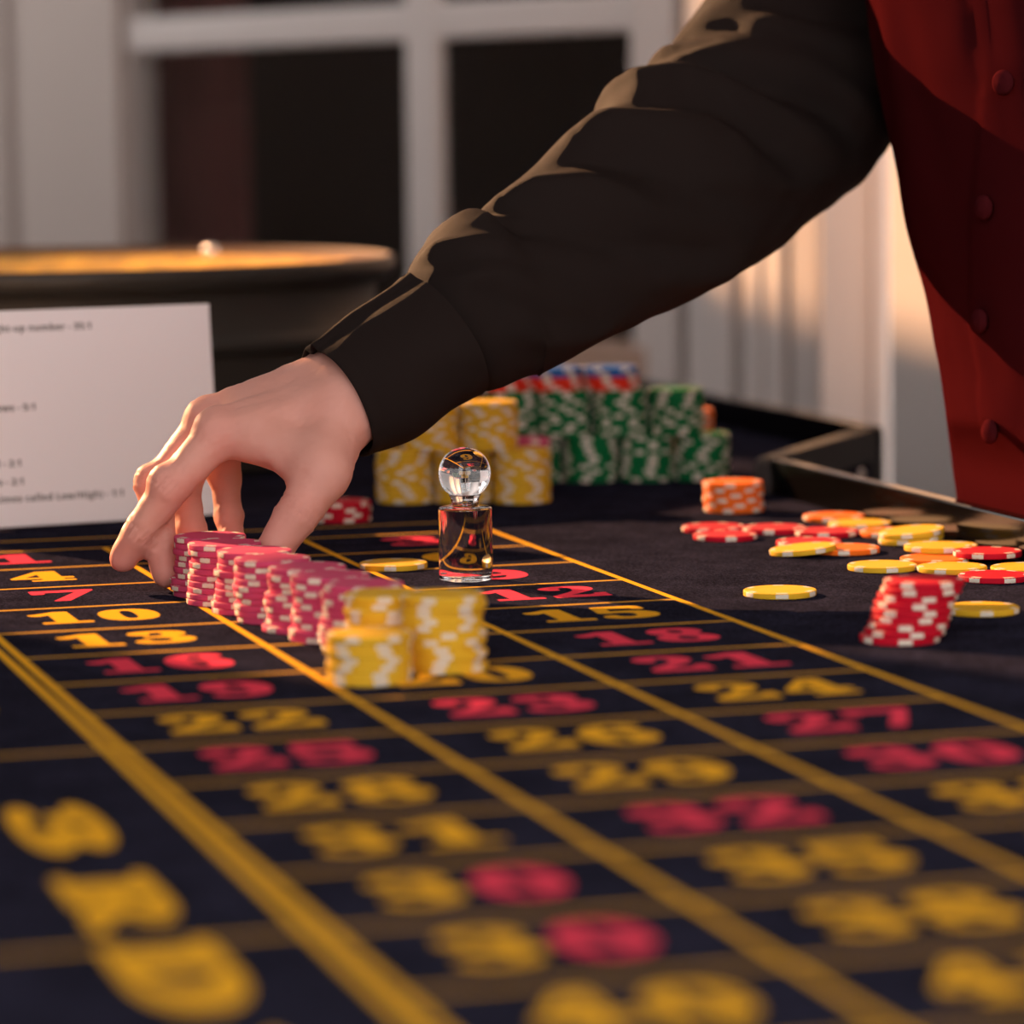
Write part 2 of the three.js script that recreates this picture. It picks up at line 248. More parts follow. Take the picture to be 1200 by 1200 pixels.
{
  const b = mesh('roulette_ball', new THREE.SphereGeometry(0.0065, 32, 20), std({ color: new THREE.Color(0.9, 0.88, 0.84), metalness: 0.6, roughness: 0.2 }));
  b.position.set(0.366, T + 0.1530, -0.824); b.userData = { label: 'small shiny ball on the gold track inside the roulette wheel', category: 'ball' };
}

// ---------------------------------------------------------------- payout card
{
  const c = document.createElement('canvas'); c.width = 1024; c.height = 720; const g = c.getContext('2d');
  g.fillStyle = '#efe9ea'; g.fillRect(0, 0, 1024, 720); g.fillStyle = '#2a2626'; g.font = 'bold 33px sans-serif'; g.textBaseline = 'alphabetic';
  const S = 1024 / 0.21, edge = 1024;
  const rows = [['Single straight-up number - 35:1', 0.082, 0.009], ['Six numbers, two rows - 5:1', 0.124, 0.0645], ['Dozens 1st 2nd 3rd - 2:1', 0.136, 0.1035], ['Columns of numbers - 2:1', 0.135, 0.1165], ['Even chances (sometimes called Low/High) - 1:1', 0.066, 0.1285]];
  for (const [s, right, y] of rows) { g.textAlign = 'right'; g.fillText(s, edge - right * S, y * S + 18); }
  const t = new THREE.CanvasTexture(c); t.colorSpace = THREE.SRGBColorSpace;
  const k = thing('payout_card', 'white laminated card with small black payout text standing at the left', 'sign', V(0.2275, T, -0.1425));
  const ang = Math.atan2(0.153, 0.986);   // its plane turns slightly from the layout
  k.rotation.y = 0.165;
  const face = new THREE.PlaneGeometry(0.206, 0.136); face.translate(-0.105, 0.0685, 0.0009);
  const lam = new RoundedBoxGeometry(0.21, 0.14, 0.0014, 2, 0.0006); lam.translate(-0.105, 0.0685, 0);
  const tilt = -0.1, m1 = phys({ color: new THREE.Color(0.85, 0.82, 0.83), roughness: 0.35, clearcoat: 0.5, clearcoatRoughness: 0.25 }), m2 = phys({ map: t, roughness: 0.35, clearcoat: 0.5, clearcoatRoughness: 0.25 });
  for (const q of [lam, face]) { q.translate(0, 0.0035, 0); q.rotateX(tilt); }
  mesh('board', lam, m1, k); mesh('print', face, m2, k);
  const foot = new RoundedBoxGeometry(0.12, 0.12, 0.0016, 2, 0.0006); foot.translate(-0.105, 0.0625, 0); foot.rotateX(0.36); foot.translate(0, 0, -0.082); mesh('easel_back', foot, m1, k);
}

// ---------------------------------------------------------------- chips
const CR = 0.0199, CH = 0.0033;
const chipBody = lathe([[0, 0.00012], [0.0128, 0.00012], [0.0134, 0], [0.0192, 0], [0.0197, 0.00018], [CR, 0.0006], [CR, CH - 0.0006], [0.0197, CH - 0.00018], [0.0193, CH], [0.0134, CH], [0.0128, CH - 0.00022], [0.0122, CH - 0.00022], [0.0118, CH - 0.0001], [0, CH - 0.0001]], 48);
function spotGeo() {                                // a cream insert that wraps the rim
  const prof = [[0.0163, CH + 0.00006], [0.0189, CH + 0.00006], [0.01965, CH - 0.00018], [CR + 0.00008, CH - 0.0007], [CR + 0.00008, 0.0007], [0.01965, 0.00018], [0.0189, 0.00002], [0.0163, 0.00002]];
  return grid(5, prof.length - 1, (u, v) => { const [r, y] = prof[Math.round(v * (prof.length - 1))], a = (u - 0.5) * 0.345; return V(Math.cos(a) * r, y, -Math.sin(a) * r); }, false);
}
const chipSpot = spotGeo();
const chipMat = (c) => phys({ color: new THREE.Color(c), roughness: 0.6, specularIntensity: 0.2 });
const mSpot = phys({ color: new THREE.Color('#ddd3c4'), roughness: 0.6, specularIntensity: 0.2, side: THREE.DoubleSide });
const CHIP = { pink: chipMat('#c9486f'), yellow: chipMat('#dcae2c'), red: chipMat('#bb1029'), scarlet: chipMat('#e0341e'), green: chipMat('#0c6a3a'), orange: chipMat('#f2701c'), blue: chipMat('#2c62a8') };
const proto = {};
function chip(color, x, y, z, label, group, turn = rr(0, 6.28)) {
  let c;
  if (!proto[color]) {
    c = proto[color] = new THREE.Group(); mesh('body', chipBody, CHIP[color], c);
    for (let k = 0; k < 6; k++) mesh('edge_spot', chipSpot, mSpot, c).rotation.y = k * Math.PI / 3;
  } else c = proto[color].clone();
  c.name = numbered('poker_chip'); c.position.set(x, T + y, z); c.rotation.set(0, turn, 0); c.userData = { label, category: 'poker chip', group }; scene.add(c); return c;
}
const ORD = ['zeroth', 'lowest', 'second', 'third', 'fourth', 'fifth', 'sixth', 'seventh', 'eighth', 'ninth', 'tenth', 'eleventh', 'twelfth', 'thirteenth', 'fourteenth', 'fifteenth'];
const nth = (k, n) => (k === n ? 'topmost' : ORD[k] + (k > 1 ? ' from bottom' : ''));
function stack(color, x, z, n, where, group, { y = 0, jit = 0.0011, dx = 0, dz = 0, step = 0.6, phase = rr(0, 6.28) } = {}) {
  for (let k = 0; k < n; k++) {
    const t = n > 1 ? k / (n - 1) : 0;
    chip(color, x + dx * t + rr(-jit, jit), y + k * CH, z + dz * t + rr(-jit, jit), `${color === 'scarlet' ? 'bright red' : color} chip, ${nth(k + 1, n)} in ${where}`, group, phase + rr(-step, step));
  }
}
const side = ['leftmost', 'second from left', 'third from left', 'fourth from left', 'fifth from left', 'sixth from left', 'rightmost'];
const pink = [[0.1375, 0.2476, 10], [0.1392, 0.2860, 10], [0.1437, 0.3258, 10], [0.1487, 0.3656, 10], [0.1545, 0.4052, 10], [0.1590, 0.4453, 10], [0.1650, 0.4850, 10]];
pink.forEach(([x, z, n], i) => stack('pink', x, z, n, `the pink stack ${side[i]} in the pushed row`, 'pink chips in the row of stacks under the hand', { jit: 0.0012, step: 0.5, dx: [0.003, 0.002, 0.004, -0.001, 0.003, 0.002, 0.001][i], dz: [0, -0.002, 0.001, -0.002, 0.002, 0, 0][i] }));
stack('yellow', 0.1690, 0.5262, 10, 'the yellow stack just behind the short front one', 'yellow chips in the front stacks', { jit: 0.0012, dx: -0.002 });
stack('yellow', 0.1865, 0.5630, 11, 'the tall yellow stack right of the short front one', 'yellow chips in the front stacks', { jit: 0.0016, dx: -0.001, step: 0.7 });
stack('yellow', 0.1440, 0.5865, 7, 'the short yellow stack nearest the camera', 'yellow chips in the front stacks', { jit: 0.001, step: 0.25 });
stack('red', 0.4225, 0.5560, 9, 'the leaning red stack right of the layout', 'red chips in the leaning stack', { jit: 0.0011, dx: 0.0155, dz: -0.006, step: 1.0 });
stack('orange', 0.5545, -0.048, 6, 'the small orange stack by the black rim', 'orange chips in the small stack', { jit: 0.0006 });
stack('red', 0.2975, -0.0925, 4, 'the low red stack just behind the hand', 'red chips in the low stack', { jit: 0.0008 });
[[0.367, -0.192, 11, 0, 'left lower'], [0.4045, -0.1765, 11, 0, 'middle lower'], [0.442, -0.161, 11, 0, 'right lower'], [0.384, -0.1855, 10, 11, 'left upper'], [0.4215, -0.170, 10, 11, 'right upper']].forEach(([x, z, n, b, w]) =>
  stack('yellow', x, z, n, `the ${w} yellow stack of the chip bank`, 'yellow chips in the bank behind the hand', { y: b * CH, jit: 0.0008, step: 0.4 }));
stack('pink', 0.4555, -0.206, 12, 'the pink stack half hidden behind the yellow bank', 'pink chips in the bank', { jit: 0.0006 });
[[0.491, -0.294], [0.530, -0.283], [0.569, -0.272], [0.608, -0.262]].forEach(([x, z], i) => stack('green', x, z, 10, `the lower green stack ${['leftmost', 'second from left', 'third from left', 'rightmost'][i]} in the bank`, 'green chips in the lower row of the bank', { jit: 0.0007, step: 0.45 }));
[[0.476, -0.2985], [0.512, -0.2885], [0.551, -0.2775], [0.590, -0.267]].forEach(([x, z], i) => {
  const w = ['leftmost', 'second from left', 'third from left', 'rightmost'][i];
  stack('green', x, z, 10, `the upper green stack ${w} in the bank`, 'green chips in the upper row of the bank', { y: 10 * CH, jit: 0.0007, step: 0.45 });
  if (i < 3) {
    stack('scarlet', x - 0.006, z - 0.002, 3, `red pile ${side[i]} on the green stacks`, 'red chips on the green stacks', { y: 20 * CH, jit: 0.0006 });
    stack('blue', x - 0.006, z - 0.003, 2, `blue pair ${side[i]} on top of the bank`, 'blue chips on top of the bank', { y: 23 * CH, jit: 0.0006 });
  }
});
stack('orange', 0.617, -0.322, 14, 'the orange stack half hidden behind the green bank', 'orange chips behind the green bank', { jit: 0.0006 });
const loose = 'loose chips scattered on the felt by the rim';
const single = (c, x, z, label, y = 0, tilt) => { const o = chip(c, x, y, z, label, loose); if (tilt) { const q = new THREE.Quaternion().setFromAxisAngle(V(tilt[0], 0, tilt[1]).normalize(), tilt[2]); o.quaternion.premultiply(q); } return o; };
const spin = (o, a) => { o.rotation.y = a; return o; };
single('red', 0.5014, 0.0607, 'loose red chip, leftmost and hindmost of the scattered chips');
single('red', 0.4937, 0.1040, 'loose red chip lying just in front of the hindmost red chip');
single('red', 0.5348, 0.0802, 'loose red chip between the leftmost red pair and the orange chips');
single('red', 0.5585, 0.1100, 'loose red chip in front of the hindmost orange chip');
single('orange', 0.5945, 0.0312, 'loose orange chip, hindmost along the black rim');
single('yellow', 0.5945, 0.0760, 'loose yellow chip by the rim between two orange chips');
single('orange', 0.5945, 0.1290, 'loose orange chip by the rim left of two tilted yellow chips');
single('yellow', 0.5890, 0.1730, 'lower of two tilted yellow chips leaning up towards the rim', 0.0018, [0, 1, 0.085]);
single('yellow', 0.5895, 0.1725, 'upper of two tilted yellow chips leaning up towards the rim', 0.0053, [0, 1, 0.085]);
single('yellow', 0.5945, 0.2110, 'loose yellow chip at the rim under a second yellow chip');
single('orange', 0.5639, 0.2673, 'loose orange chip half covered by a yellow chip');
single('yellow', 0.5790, 0.2370, 'yellow chip lying on top of a loose orange chip', 0.00335);
single('yellow', 0.5237, 0.2859, 'loose yellow chip lying left behind the leaning red stack');
single('yellow', 0.5569, 0.3090, 'loose yellow chip directly behind the top of the leaning red stack');
single('red', 0.5945, 0.2740, 'red chip at the rim raised on an orange chip', 0.00335);
single('red', 0.5632, 0.3534, 'loose red chip right of the leaning red stack');
single('yellow', 0.5945, 0.3270, 'loose yellow chip at the right edge by the rim');
spin(single('red', 0.5280, 0.1584, 'loose red chip half under a tilted yellow chip'), 0.2);
single('orange', 0.5360, 0.1995, 'loose orange chip right beside a tilted yellow chip');
single('yellow', 0.5085, 0.1995, 'yellow chip tilted up on a red and an orange chip', 0.0014, [-0.3, 1, 0.085]);
spin(single('yellow', 0.4290, 0.3707, 'lone yellow chip on the felt just right of the layout line'), 1.27);
spin(single('yellow', 0.5016, 0.4753, 'loose yellow chip just right of the leaning red stack'), 1.3);
spin(single('yellow', 0.2643, 0.1694, 'single yellow chip on the layout left of the glass marker'), 1.22);

// ---------------------------------------------------------------- glass marker
{
  const pts = [[0, 0], [0.0142, 0], [0.0151, 0.0006], [0.0153, 0.0014], [0.0153, 0.0402], [0.0149, 0.0412], [0.0139, 0.0416], [0.0088, 0.0417], [0.0079, 0.0424], [0.0077, 0.0445], [0.0082, 0.0468], [0.0092, 0.0483]];
  const cy = 0.0606, r = 0.0149; for (let k = 0; k <= 30; k++) { const a = lerp(-0.99, Math.PI / 2, k / 30); pts.push([Math.max(0, Math.cos(a) * r), cy + Math.sin(a) * r]); }
  const d = mesh('win_marker', lathe(pts, 96), phys({ color: 0xffffff, transmission: 1, thickness: 0.03, ior: 1.5, roughness: 0, attenuationColor: new THREE.Color(1, 0.97, 0.94), attenuationDistance: 0.5 }));
  d.position.set(0.2885, T + 0.0002, 0.2400); d.userData = { label: 'clear glass marker with a ball top standing on the number layout', category: 'win marker' };
}

// ---------------------------------------------------------------- croupier
const J = {}; for (const [k, v] of Object.entries({
  wristR: [0.2278, 0.1031, 0.2304], wristU: [0.2291, 0.1128, 0.2098],
  i0: [0.2156, 0.1000, 0.2356], i1: [0.1501, 0.0868, 0.2261], i2: [0.1213, 0.0581, 0.2292], i3: [0.1055, 0.0343, 0.223], i4: [0.0969, 0.0191, 0.2159],
  m0: [0.2187, 0.1167, 0.2200], m1: [0.1501, 0.0906, 0.2006], m2: [0.1184, 0.0557, 0.2014], m3: [0.117, 0.0284, 0.2176], m4: [0.1185, 0.0104, 0.2262],
  r0: [0.2249, 0.1167, 0.2071], r1: [0.1568, 0.0869, 0.1799], r2: [0.1398, 0.0531, 0.1723], r3: [0.1414, 0.0289, 0.186], r4: [0.144, 0.0143, 0.2009],
  p0: [0.2318, 0.1116, 0.1929], p1: [0.1673, 0.0817, 0.1626], p2: [0.1679, 0.0556, 0.1573], p3: [0.1672, 0.0338, 0.1679], p4: [0.1664, 0.0185, 0.1819],
  t0: [0.2140, 0.0852, 0.2410], t1: [0.1998, 0.0657, 0.2641], t2: [0.1849, 0.0461, 0.2703], t3: [0.1696, 0.0257, 0.2722],
  w1: [0.1664, 0.0842, 0.2312], w2: [0.1998, 0.0749, 0.2547], fore: [0.2859, 0.1314, 0.2088], elbow: [0.4306, 0.2105, 0.1483], shoulder: [0.7016, 0.37, -0.0622],
})) J[k] = P(v);
const person = thing('person', 'man in black shirt and dark red buttoned vest reaching across the table to push chips', 'person', V(0.78, 0, 0.2));
const toP = (g) => { g.translate(-0.78, 0, -0.2); return g; };
const PALM = [['i0', 'i1', 15, 12.3], ['m0', 'm1', 15, 12.3], ['r0', 'r1', 14.5, 11.8], ['p0', 'p1', 14, 10.8], ['wristR', 'i0', 17, 16], ['wristU', 'p0', 17, 15], ['wristR', 'wristU', 17, 17], ['wristR', 'fore', 17, 23], ['wristU', 'fore', 17, 23]].map(([a, b, ra, rb]) => [J[a], J[b], ra / 1000, rb / 1000]);
const FINGERS = [
  [['i1', 'i2', 12.4, 10.5], ['i2', 'i3', 10.4, 9.2], ['i3', 'i4', 9.2, 8.3]], [['m1', 'm2', 12.2, 10.4], ['m2', 'm3', 10.2, 9], ['m3', 'm4', 9, 8.1]],
  [['r1', 'r2', 11.5, 9.8], ['r2', 'r3', 9.6, 8.6], ['r3', 'r4', 8.6, 7.6]], [['p1', 'p2', 10.2, 8.7], ['p2', 'p3', 8.6, 7.7], ['p3', 'p4', 7.7, 6.9]],
  [['t0', 't1', 15.5, 13.6], ['t1', 't2', 13.6, 12], ['t2', 't3', 12.2, 10]],
].map((f) => f.map(([a, b, ra, rb]) => [J[a], J[b], ra / 1000, rb / 1000]));
const KNUCK = [['i1', 2.2], ['m1', 2.4], ['r1', 2], ['i2', 1.6], ['m2', 1.6], ['r2', 1.2], ['p2', 1]];
const G0 = P([0.1731, 0.0674, 0.2454]), G1 = P([0.1858, 0.0809, 0.2475]);
const dorsal = V(-0.55, 0.8, -0.15).normalize();
function handField(x, y, z) {
  let d = 1;
  for (const c of PALM) d = smin(d, capsule(x, y, z, ...c), 0.014);
  d = smin(d, capsule(x, y, z, J.w1, J.w2, 0.0095, 0.0135), 0.012);
  d = smin(d, capsule(x, y, z, J.w1, J.t1, 0.008, 0.0115), 0.011);
  FINGERS.forEach((f, k) => {
    let q = 1; for (const c of f) q = smin(q, capsule(x, y, z, ...c), 0.004);
    d = smin(d, q, k === 4 ? 0.012 : 0.006);
  });
  for (const [k, a] of KNUCK) { const p = J[k], r = 0.0085, e = 0.0065, q = Math.hypot(x - p.x - dorsal.x * e, y - p.y - dorsal.y * e, z - p.z - dorsal.z * e) - r + 0.0022 - a * 0.0007; d = smin(d, q, 0.007); }
  { const q = capsule(x, y, z, G0, G1, 0, 0); d += 0.0028 * Math.exp(-((q / 0.0045) ** 2)); }
  // extensor tendons and creases
  for (const [a, b] of [['i0', 'i1'], ['m0', 'm1'], ['r0', 'r1']]) { const q = capsule(x, y - 0.0115, z + 0.003, J[a], J[b], 0.0018, 0.0035); d = smin(d, q, 0.006); }
  if (d > -0.006 && d < 0.006) {
    for (const [k, w, a] of [['i2', 0.0012, 0.0006], ['i3', 0.001, 0.0006], ['t2', 0.0012, 0.0009], ['m2', 0.0011, 0.0006], ['m3', 0.001, 0.0005]]) {
      const p = J[k], q = J[k[0] + (+k[1] + 1)], o = J[k[0] + (+k[1] - 1)], ax = q.clone().sub(o).normalize(), s = (x - p.x) * ax.x + (y - p.y) * ax.y + (z - p.z) * ax.z, r = Math.hypot(x - p.x, y - p.y, z - p.z);
      if (r < 0.016) for (const off of [-0.0028, 0, 0.0026]) d += a * Math.exp(-(((s - off) / w) ** 2));
    }
    d += 0.00022 * noise(x * 420, y * 420, z * 420) + 0.0004 * noise(x * 130, y * 130, z * 130);
  }
  return d;
}
const hand = sdfMesh(V(0.08, T - 0.004, 0.135), V(0.30, T + 0.165, 0.30), 0.0022, handField);
const LEFT0 = V(0.3681, 0, 0.9307);
const bodyField = (px, y, pz) => {
  const x = px + 0.02, z = pz - 0.05;
  const c = (a, b, ra, rb) => capsule(x, y, z, a, b, ra, rb);
  let d = smin(c(V(0.80, T - 0.02, 0.20), V(0.77, T + 0.2, 0.18), 0.105, 0.1), c(V(0.77, T + 0.2, 0.18), V(0.735, T + 0.44, 0.15), 0.1, 0.085), 0.06);
  d = smin(d, c(V(0.715, T + 0.37, 0.06), V(0.78, T + 0.38, 0.29), 0.045, 0.045), 0.06);           // shoulders
  d = smin(d, c(V(0.735, T + 0.44, 0.15), V(0.70, T + 0.57, 0.16), 0.056, 0.052), 0.04);         // neck
  d = smin(d, Math.hypot((x - 0.675) / 0.098, (y - T - 0.685) / 0.125, (z - 0.165) / 0.08) * 0.09 - 0.09, 0.03);
  d = smin(d, c(V(0.60, T + 0.615, 0.195), V(0.66, T + 0.62, 0.17), 0.03, 0.055), 0.04);         // jaw
  d = smin(d, c(V(0.590, T + 0.71, 0.199), V(0.574, T + 0.668, 0.205), 0.008, 0.0135), 0.014);     // nose
  for (const s of [-1, 1]) d = smin(d, c(V(0.69 + 0.03 * s, T + 0.70, 0.165 + 0.078 * s), V(0.687 + 0.03 * s, T + 0.66, 0.165 + 0.076 * s), 0.014, 0.009), 0.01);
  d = smin(d, c(V(0.80, T + 0.37, 0.30), V(0.868, T + 0.13, 0.368), 0.034, 0.03), 0.02);          // left arm hanging
  d = smin(d, c(V(0.868, T + 0.13, 0.368), V(0.82, T - 0.1, 0.39), 0.03, 0.025), 0.02);
  d = smin(d, c(V(0.82, T - 0.1, 0.39), V(0.80, T - 0.19, 0.385), 0.028, 0.024), 0.02);
  for (let k = 0; k < 4; k++) d = smin(d, c(V(0.785 + k * 0.012, T - 0.2, 0.385), V(0.775 + k * 0.014, T - 0.27 + Math.abs(k - 1.4) * 0.006, 0.385), 0.0095, 0.008), 0.006);
  d = smin(d, c(V(0.785, T - 0.15, 0.385), V(0.755, T - 0.2, 0.38), 0.012, 0.009), 0.01);
  d = smin(d, capsule(px, y, pz, J.shoulder, J.elbow, 0.03, 0.028), 0.03); d = smin(d, capsule(px, y, pz, J.elbow, J.fore, 0.028, 0.024), 0.02);
  d = smin(d, c(V(0.583, T + 0.62, 0.20), V(0.592, T + 0.618, 0.207), 0.012, 0.01), 0.012);
  for (const q of [-1, 1]) d = smin(d, c(V(0.596, T + 0.722, 0.195).addScaledVector(LEFT0, 0.012 * q), V(0.6, T + 0.72, 0.195).addScaledVector(LEFT0, 0.048 * q), 0.009, 0.008), 0.014);
  return d;
};
const bodyCore = sdfMesh(V(0.27, T - 0.3, -0.14), V(0.95, T + 0.83, 0.50), 0.009, bodyField);
function skinTone(g) {
  const p = g.attributes.position, col = [];
  for (let i = 0; i < p.count; i++) {
    const x = p.getX(i), y = p.getY(i), z = p.getZ(i), n = noise(x * 55, y * 55, z * 55) * 0.5 + noise(x * 160, y * 160, z * 160) * 0.3;
    let red = 0; for (const k of ['i4', 'm4', 'r4', 'p4', 't3']) red = Math.max(red, 1 - J[k].distanceTo(V(x, y, z)) / 0.028); for (const k of ['i1', 'm1', 'i2', 'm2', 't2']) red = Math.max(red, 0.7 - J[k].distanceTo(V(x, y, z)) / 0.03);
    red = clamp(red, 0, 1); col.push(0.64 + 0.03 * n - 0.02 * red, 0.315 + 0.03 * n - 0.085 * red, 0.255 + 0.03 * n - 0.065 * red);
  }
  g.setAttribute('color', new THREE.Float32BufferAttribute(col, 3)); return g;
}
const mSkin = phys({ vertexColors: true, roughness: 0.52, sheen: 0.15, sheenColor: new THREE.Color(1, 0.6, 0.45), sheenRoughness: 0.5, specularIntensity: 0.5 });
const bodyGeo = mergeGeometries([hand, bodyCore].map((g) => { skinTone(g); return g; }));
const body = mesh('body', toP(bodyGeo), mSkin, person);
{ // nails
  const mNail = phys({ color: new THREE.Color(0.62, 0.36, 0.30), roughness: 0.25, clearcoat: 0.4 });
  for (const [a, b, dir, w] of [['i3', 'i4', V(-0.75, 0.35, -0.5), 5.2], ['m3', 'm4', V(-0.95, 0.1, -0.3), 5.2], ['t2', 't3', V(0.2, 0.5, -0.85), 6.2]]) {
    const ax = J[b].clone().sub(J[a]).normalize(), n = dir.clone().addScaledVector(ax, -dir.dot(ax)).normalize(), sdir = ax.clone().cross(n), r = (a === 't2' ? 10.2 : 8.2) / 1000;
    const g = grid(10, 10, (u, v) => { const an = (u - 0.5) * 1.7, l = (v - 0.7) * 0.0115; return J[b].clone().addScaledVector(ax, l).addScaledVector(n, Math.cos(an) * (r + 0.0002 - 0.0012 * v * v)).addScaledVector(sdir, Math.sin(an) * w / 1000 * 1.15); }, false);
    mesh('nail', toP(g), mNail, person).material.side = THREE.DoubleSide;
  }
}
// black sleeve: a tube round the arm with its own folds. s is the length along it in metres
const ST = [[0.2181,0.1026,0.2287,0.0343], [0.2463,0.1152,0.221,0.0382], [0.2707,0.1288,0.2142,0.0381], [0.2933,0.1414,0.208,0.0415], [0.317,0.1565,0.2015,0.0493], [0.3356,0.1627,0.1969,0.0483], [0.3672,0.1792,0.1847,0.0515], [0.3962,0.1928,0.1694,0.0568], [0.4286,0.2091,0.1527,0.0617], [0.4486,0.2199,0.1404,0.064], [0.4788,0.2312,0.1155,0.0659], [0.4979,0.2401,0.0999,0.066], [0.5206,0.2548,0.0814,0.0696], [0.5536,0.2751,0.0508,0.0731], [0.5835,0.299,0.0197,0.0751], [0.6257,0.3252,-0.0227,0.0795], [0.6781,0.3552,-0.0648,0.0841], [0.7298,0.3809,-0.1012,0.0842]];
const axis = new THREE.CatmullRomCurve3(ST.map(P)), SL = axis.getLength();
const arcs = [0]; for (let i = 1; i < ST.length; i++) arcs.push(arcs[i - 1] + P(ST[i]).distanceTo(P(ST[i - 1])));
const radAt = (s) => { s = clamp(s / SL * arcs[arcs.length - 1], 0, arcs[arcs.length - 1]); let i = 0; while (i < arcs.length - 2 && s > arcs[i + 1]) i++; const t = (s - arcs[i]) / (arcs[i + 1] - arcs[i]); const q = (k) => ST[clamp(k, 0, ST.length - 1)][3]; const [a, b, c, d] = [q(i - 1), q(i), q(i + 1), q(i + 2)]; return 0.5 * (2 * b + (c - a) * t + (2 * a - 5 * b + 4 * c - d) * t * t + (3 * b - a - 3 * c + d) * t * t * t); };
const E1 = V(-0.5514, 0.7934, -0.2504), D2R = Math.PI / 180;
const FOLDS = [ // s, angle (0 top, 90 towards the room's near end) to s, angle; width m; height m
  [0.278, -60, 0.292, 34, 0.006, 0.006], [0.268, -20, 0.270, 50, 0.008, -0.005], [0.352, -50, 0.356, 22, 0.010, 0.005], [0.372, 0, 0.385, 55, 0.010, -0.005],
  [0.292, 25, 0.375, 130, 0.011, 0.013], [0.316, 35, 0.40, 125, 0.009, -0.010], [0.338, 35, 0.43, 135, 0.013, 0.013], [0.272, 45, 0.33, 118, 0.010, -0.009], [0.225, 24, 0.31, 108, 0.012, 0.011], [0.203, 40, 0.275, 128, 0.010, -0.008], [0.155, 24, 0.225, 108, 0.011, 0.010], [0.135, 45, 0.19, 112, 0.009, -0.007],
  [0.108, -35, 0.128, 25, 0.006, 0.004], [0.122, -10, 0.165, 60, 0.007, -0.005], [0.095, 20, 0.125, 75, 0.006, 0.005], [0.09, 60, 0.15, 130, 0.008, 0.006], [0.085, 110, 0.17, 165, 0.012, 0.005], [0.19, 130, 0.27, 165, 0.014, 0.006],
  [0.38, 50, 0.47, 125, 0.014, 0.014], [0.46, 20, 0.53, 105, 0.016, 0.012], [0.425, 60, 0.50, 118, 0.011, -0.009], [0.245, 95, 0.36, 140, 0.010, 0.007], [0.17, 100, 0.26, 150, 0.009, -0.005],
].map(([s0, a0, s1, a1, w, h]) => [s0, a0 * D2R * 0.055, s1, a1 * D2R * 0.055, w, h]);
function foldAt(s, ang) {
  let a = ang; if (a > Math.PI) a -= 2 * Math.PI; const y = a * 0.055; let h = 0;
  for (const [s0, y0, s1, y1, w, amp] of FOLDS) { const dx = s1 - s0, dy = y1 - y0, t = clamp(((s - s0) * dx + (y - y0) * dy) / (dx * dx + dy * dy), 0, 1), d = Math.hypot(s - s0 - dx * t, y - y0 - dy * t), e = Math.min(1, 4 * t * (1 - t) + 0.35); h += amp * e * Math.exp(-((d / w) ** 2)); }
  return h + 0.0012 * noise(s * 26, y * 30, 2) + 0.0007 * noise(s * 60, y * 70, 7);
}
function tubePoint(s, ang, extra) {
  const t = clamp(s / SL, 0, 1), c = axis.getPointAt(t), tan = axis.getTangentAt(t), e1 = E1.clone().addScaledVector(tan, -E1.dot(tan)).normalize(), e2 = e1.clone().cross(tan).normalize();
  if (e2.z < 0) e2.negate();
  if (s < 0) c.addScaledVector(tan, s);
  const r = radAt(Math.max(s, 0)) + extra;
  return c.addScaledVector(e1, Math.cos(ang) * r).addScaledVector(e2, Math.sin(ang) * r * lerp(0.9, 0.64, sstep(s, 0.05, 0.15)));
}
const cloth = noiseTexture(256, (x, y) => 0.5 + 0.25 * Math.sin(x * 1.6) * Math.sin(y * 1.6) + 0.3 * (hash(x, y, 9) - 0.5)); cloth.repeat.set(30, 60);
const mShirt = phys({ color: new THREE.Color(0.0180, 0.0128, 0.0118), roughness: 0.58, bumpMap: cloth, bumpScale: 0.00025, side: THREE.DoubleSide, specularIntensity: 0.07 });
const CUFF = 0.078;
const sleeve = mesh('sleeve', toP(grid(150, 260, (u, v) => {
  const ang = u * 2 * Math.PI, s = lerp(CUFF - 0.006, SL, v), blouse = 0.0035 * sstep(s, CUFF - 0.004, CUFF + 0.012) - 0.0045 * (1 - sstep(s, CUFF - 0.004, CUFF + 0.006));
  return tubePoint(s, ang, foldAt(s, ang) * sstep(s, CUFF - 0.004, CUFF + 0.02) * (1 - 0.7 * sstep(s, SL - 0.1, SL)) + blouse - 0.002);
}, true)), mShirt, person);
{
  const prof = []; for (let k = 0; k <= 30; k++) prof.push([lerp(CUFF, 0.0015, k / 30), 0]); prof.push([-0.0003, -0.0006], [-0.0005, -0.0016], [0.001, -0.0026], [0.03, -0.0035]);
  const cuff = mesh('cuff', toP(grid(140, prof.length - 1, (u, v) => {
    const [s, e] = prof[Math.round(v * (prof.length - 1))], ang = u * 2 * Math.PI, a = ang > Math.PI ? ang - 2 * Math.PI : ang;
    const lap = 0.0032 * Math.exp(-(((a - 0.36) / 0.1) ** 2)) - 0.0022 * Math.exp(-(((a - 0.17) / 0.07) ** 2)) + 0.001 * Math.exp(-((a / 0.1) ** 2)), stitch = s > 0.002 ? -0.0004 * Math.exp(-(((s - 0.007) / 0.0008) ** 2)) : 0;
    return tubePoint(s, ang, e + lap + stitch + 0.0009 * noise(s * 40, Math.cos(ang) * 2, Math.sin(ang) * 2) + 0.0005);
  }, true)), mShirt, person);
  const b = new THREE.CylinderGeometry(0.0052, 0.0052, 0.002, 20), q = tubePoint(0.035, -0.75, 0.0015); b.translate(q.x, q.y, q.z); mesh('button', toP(b), std({ color: 0x111010, roughness: 0.3 }), cuff);
}
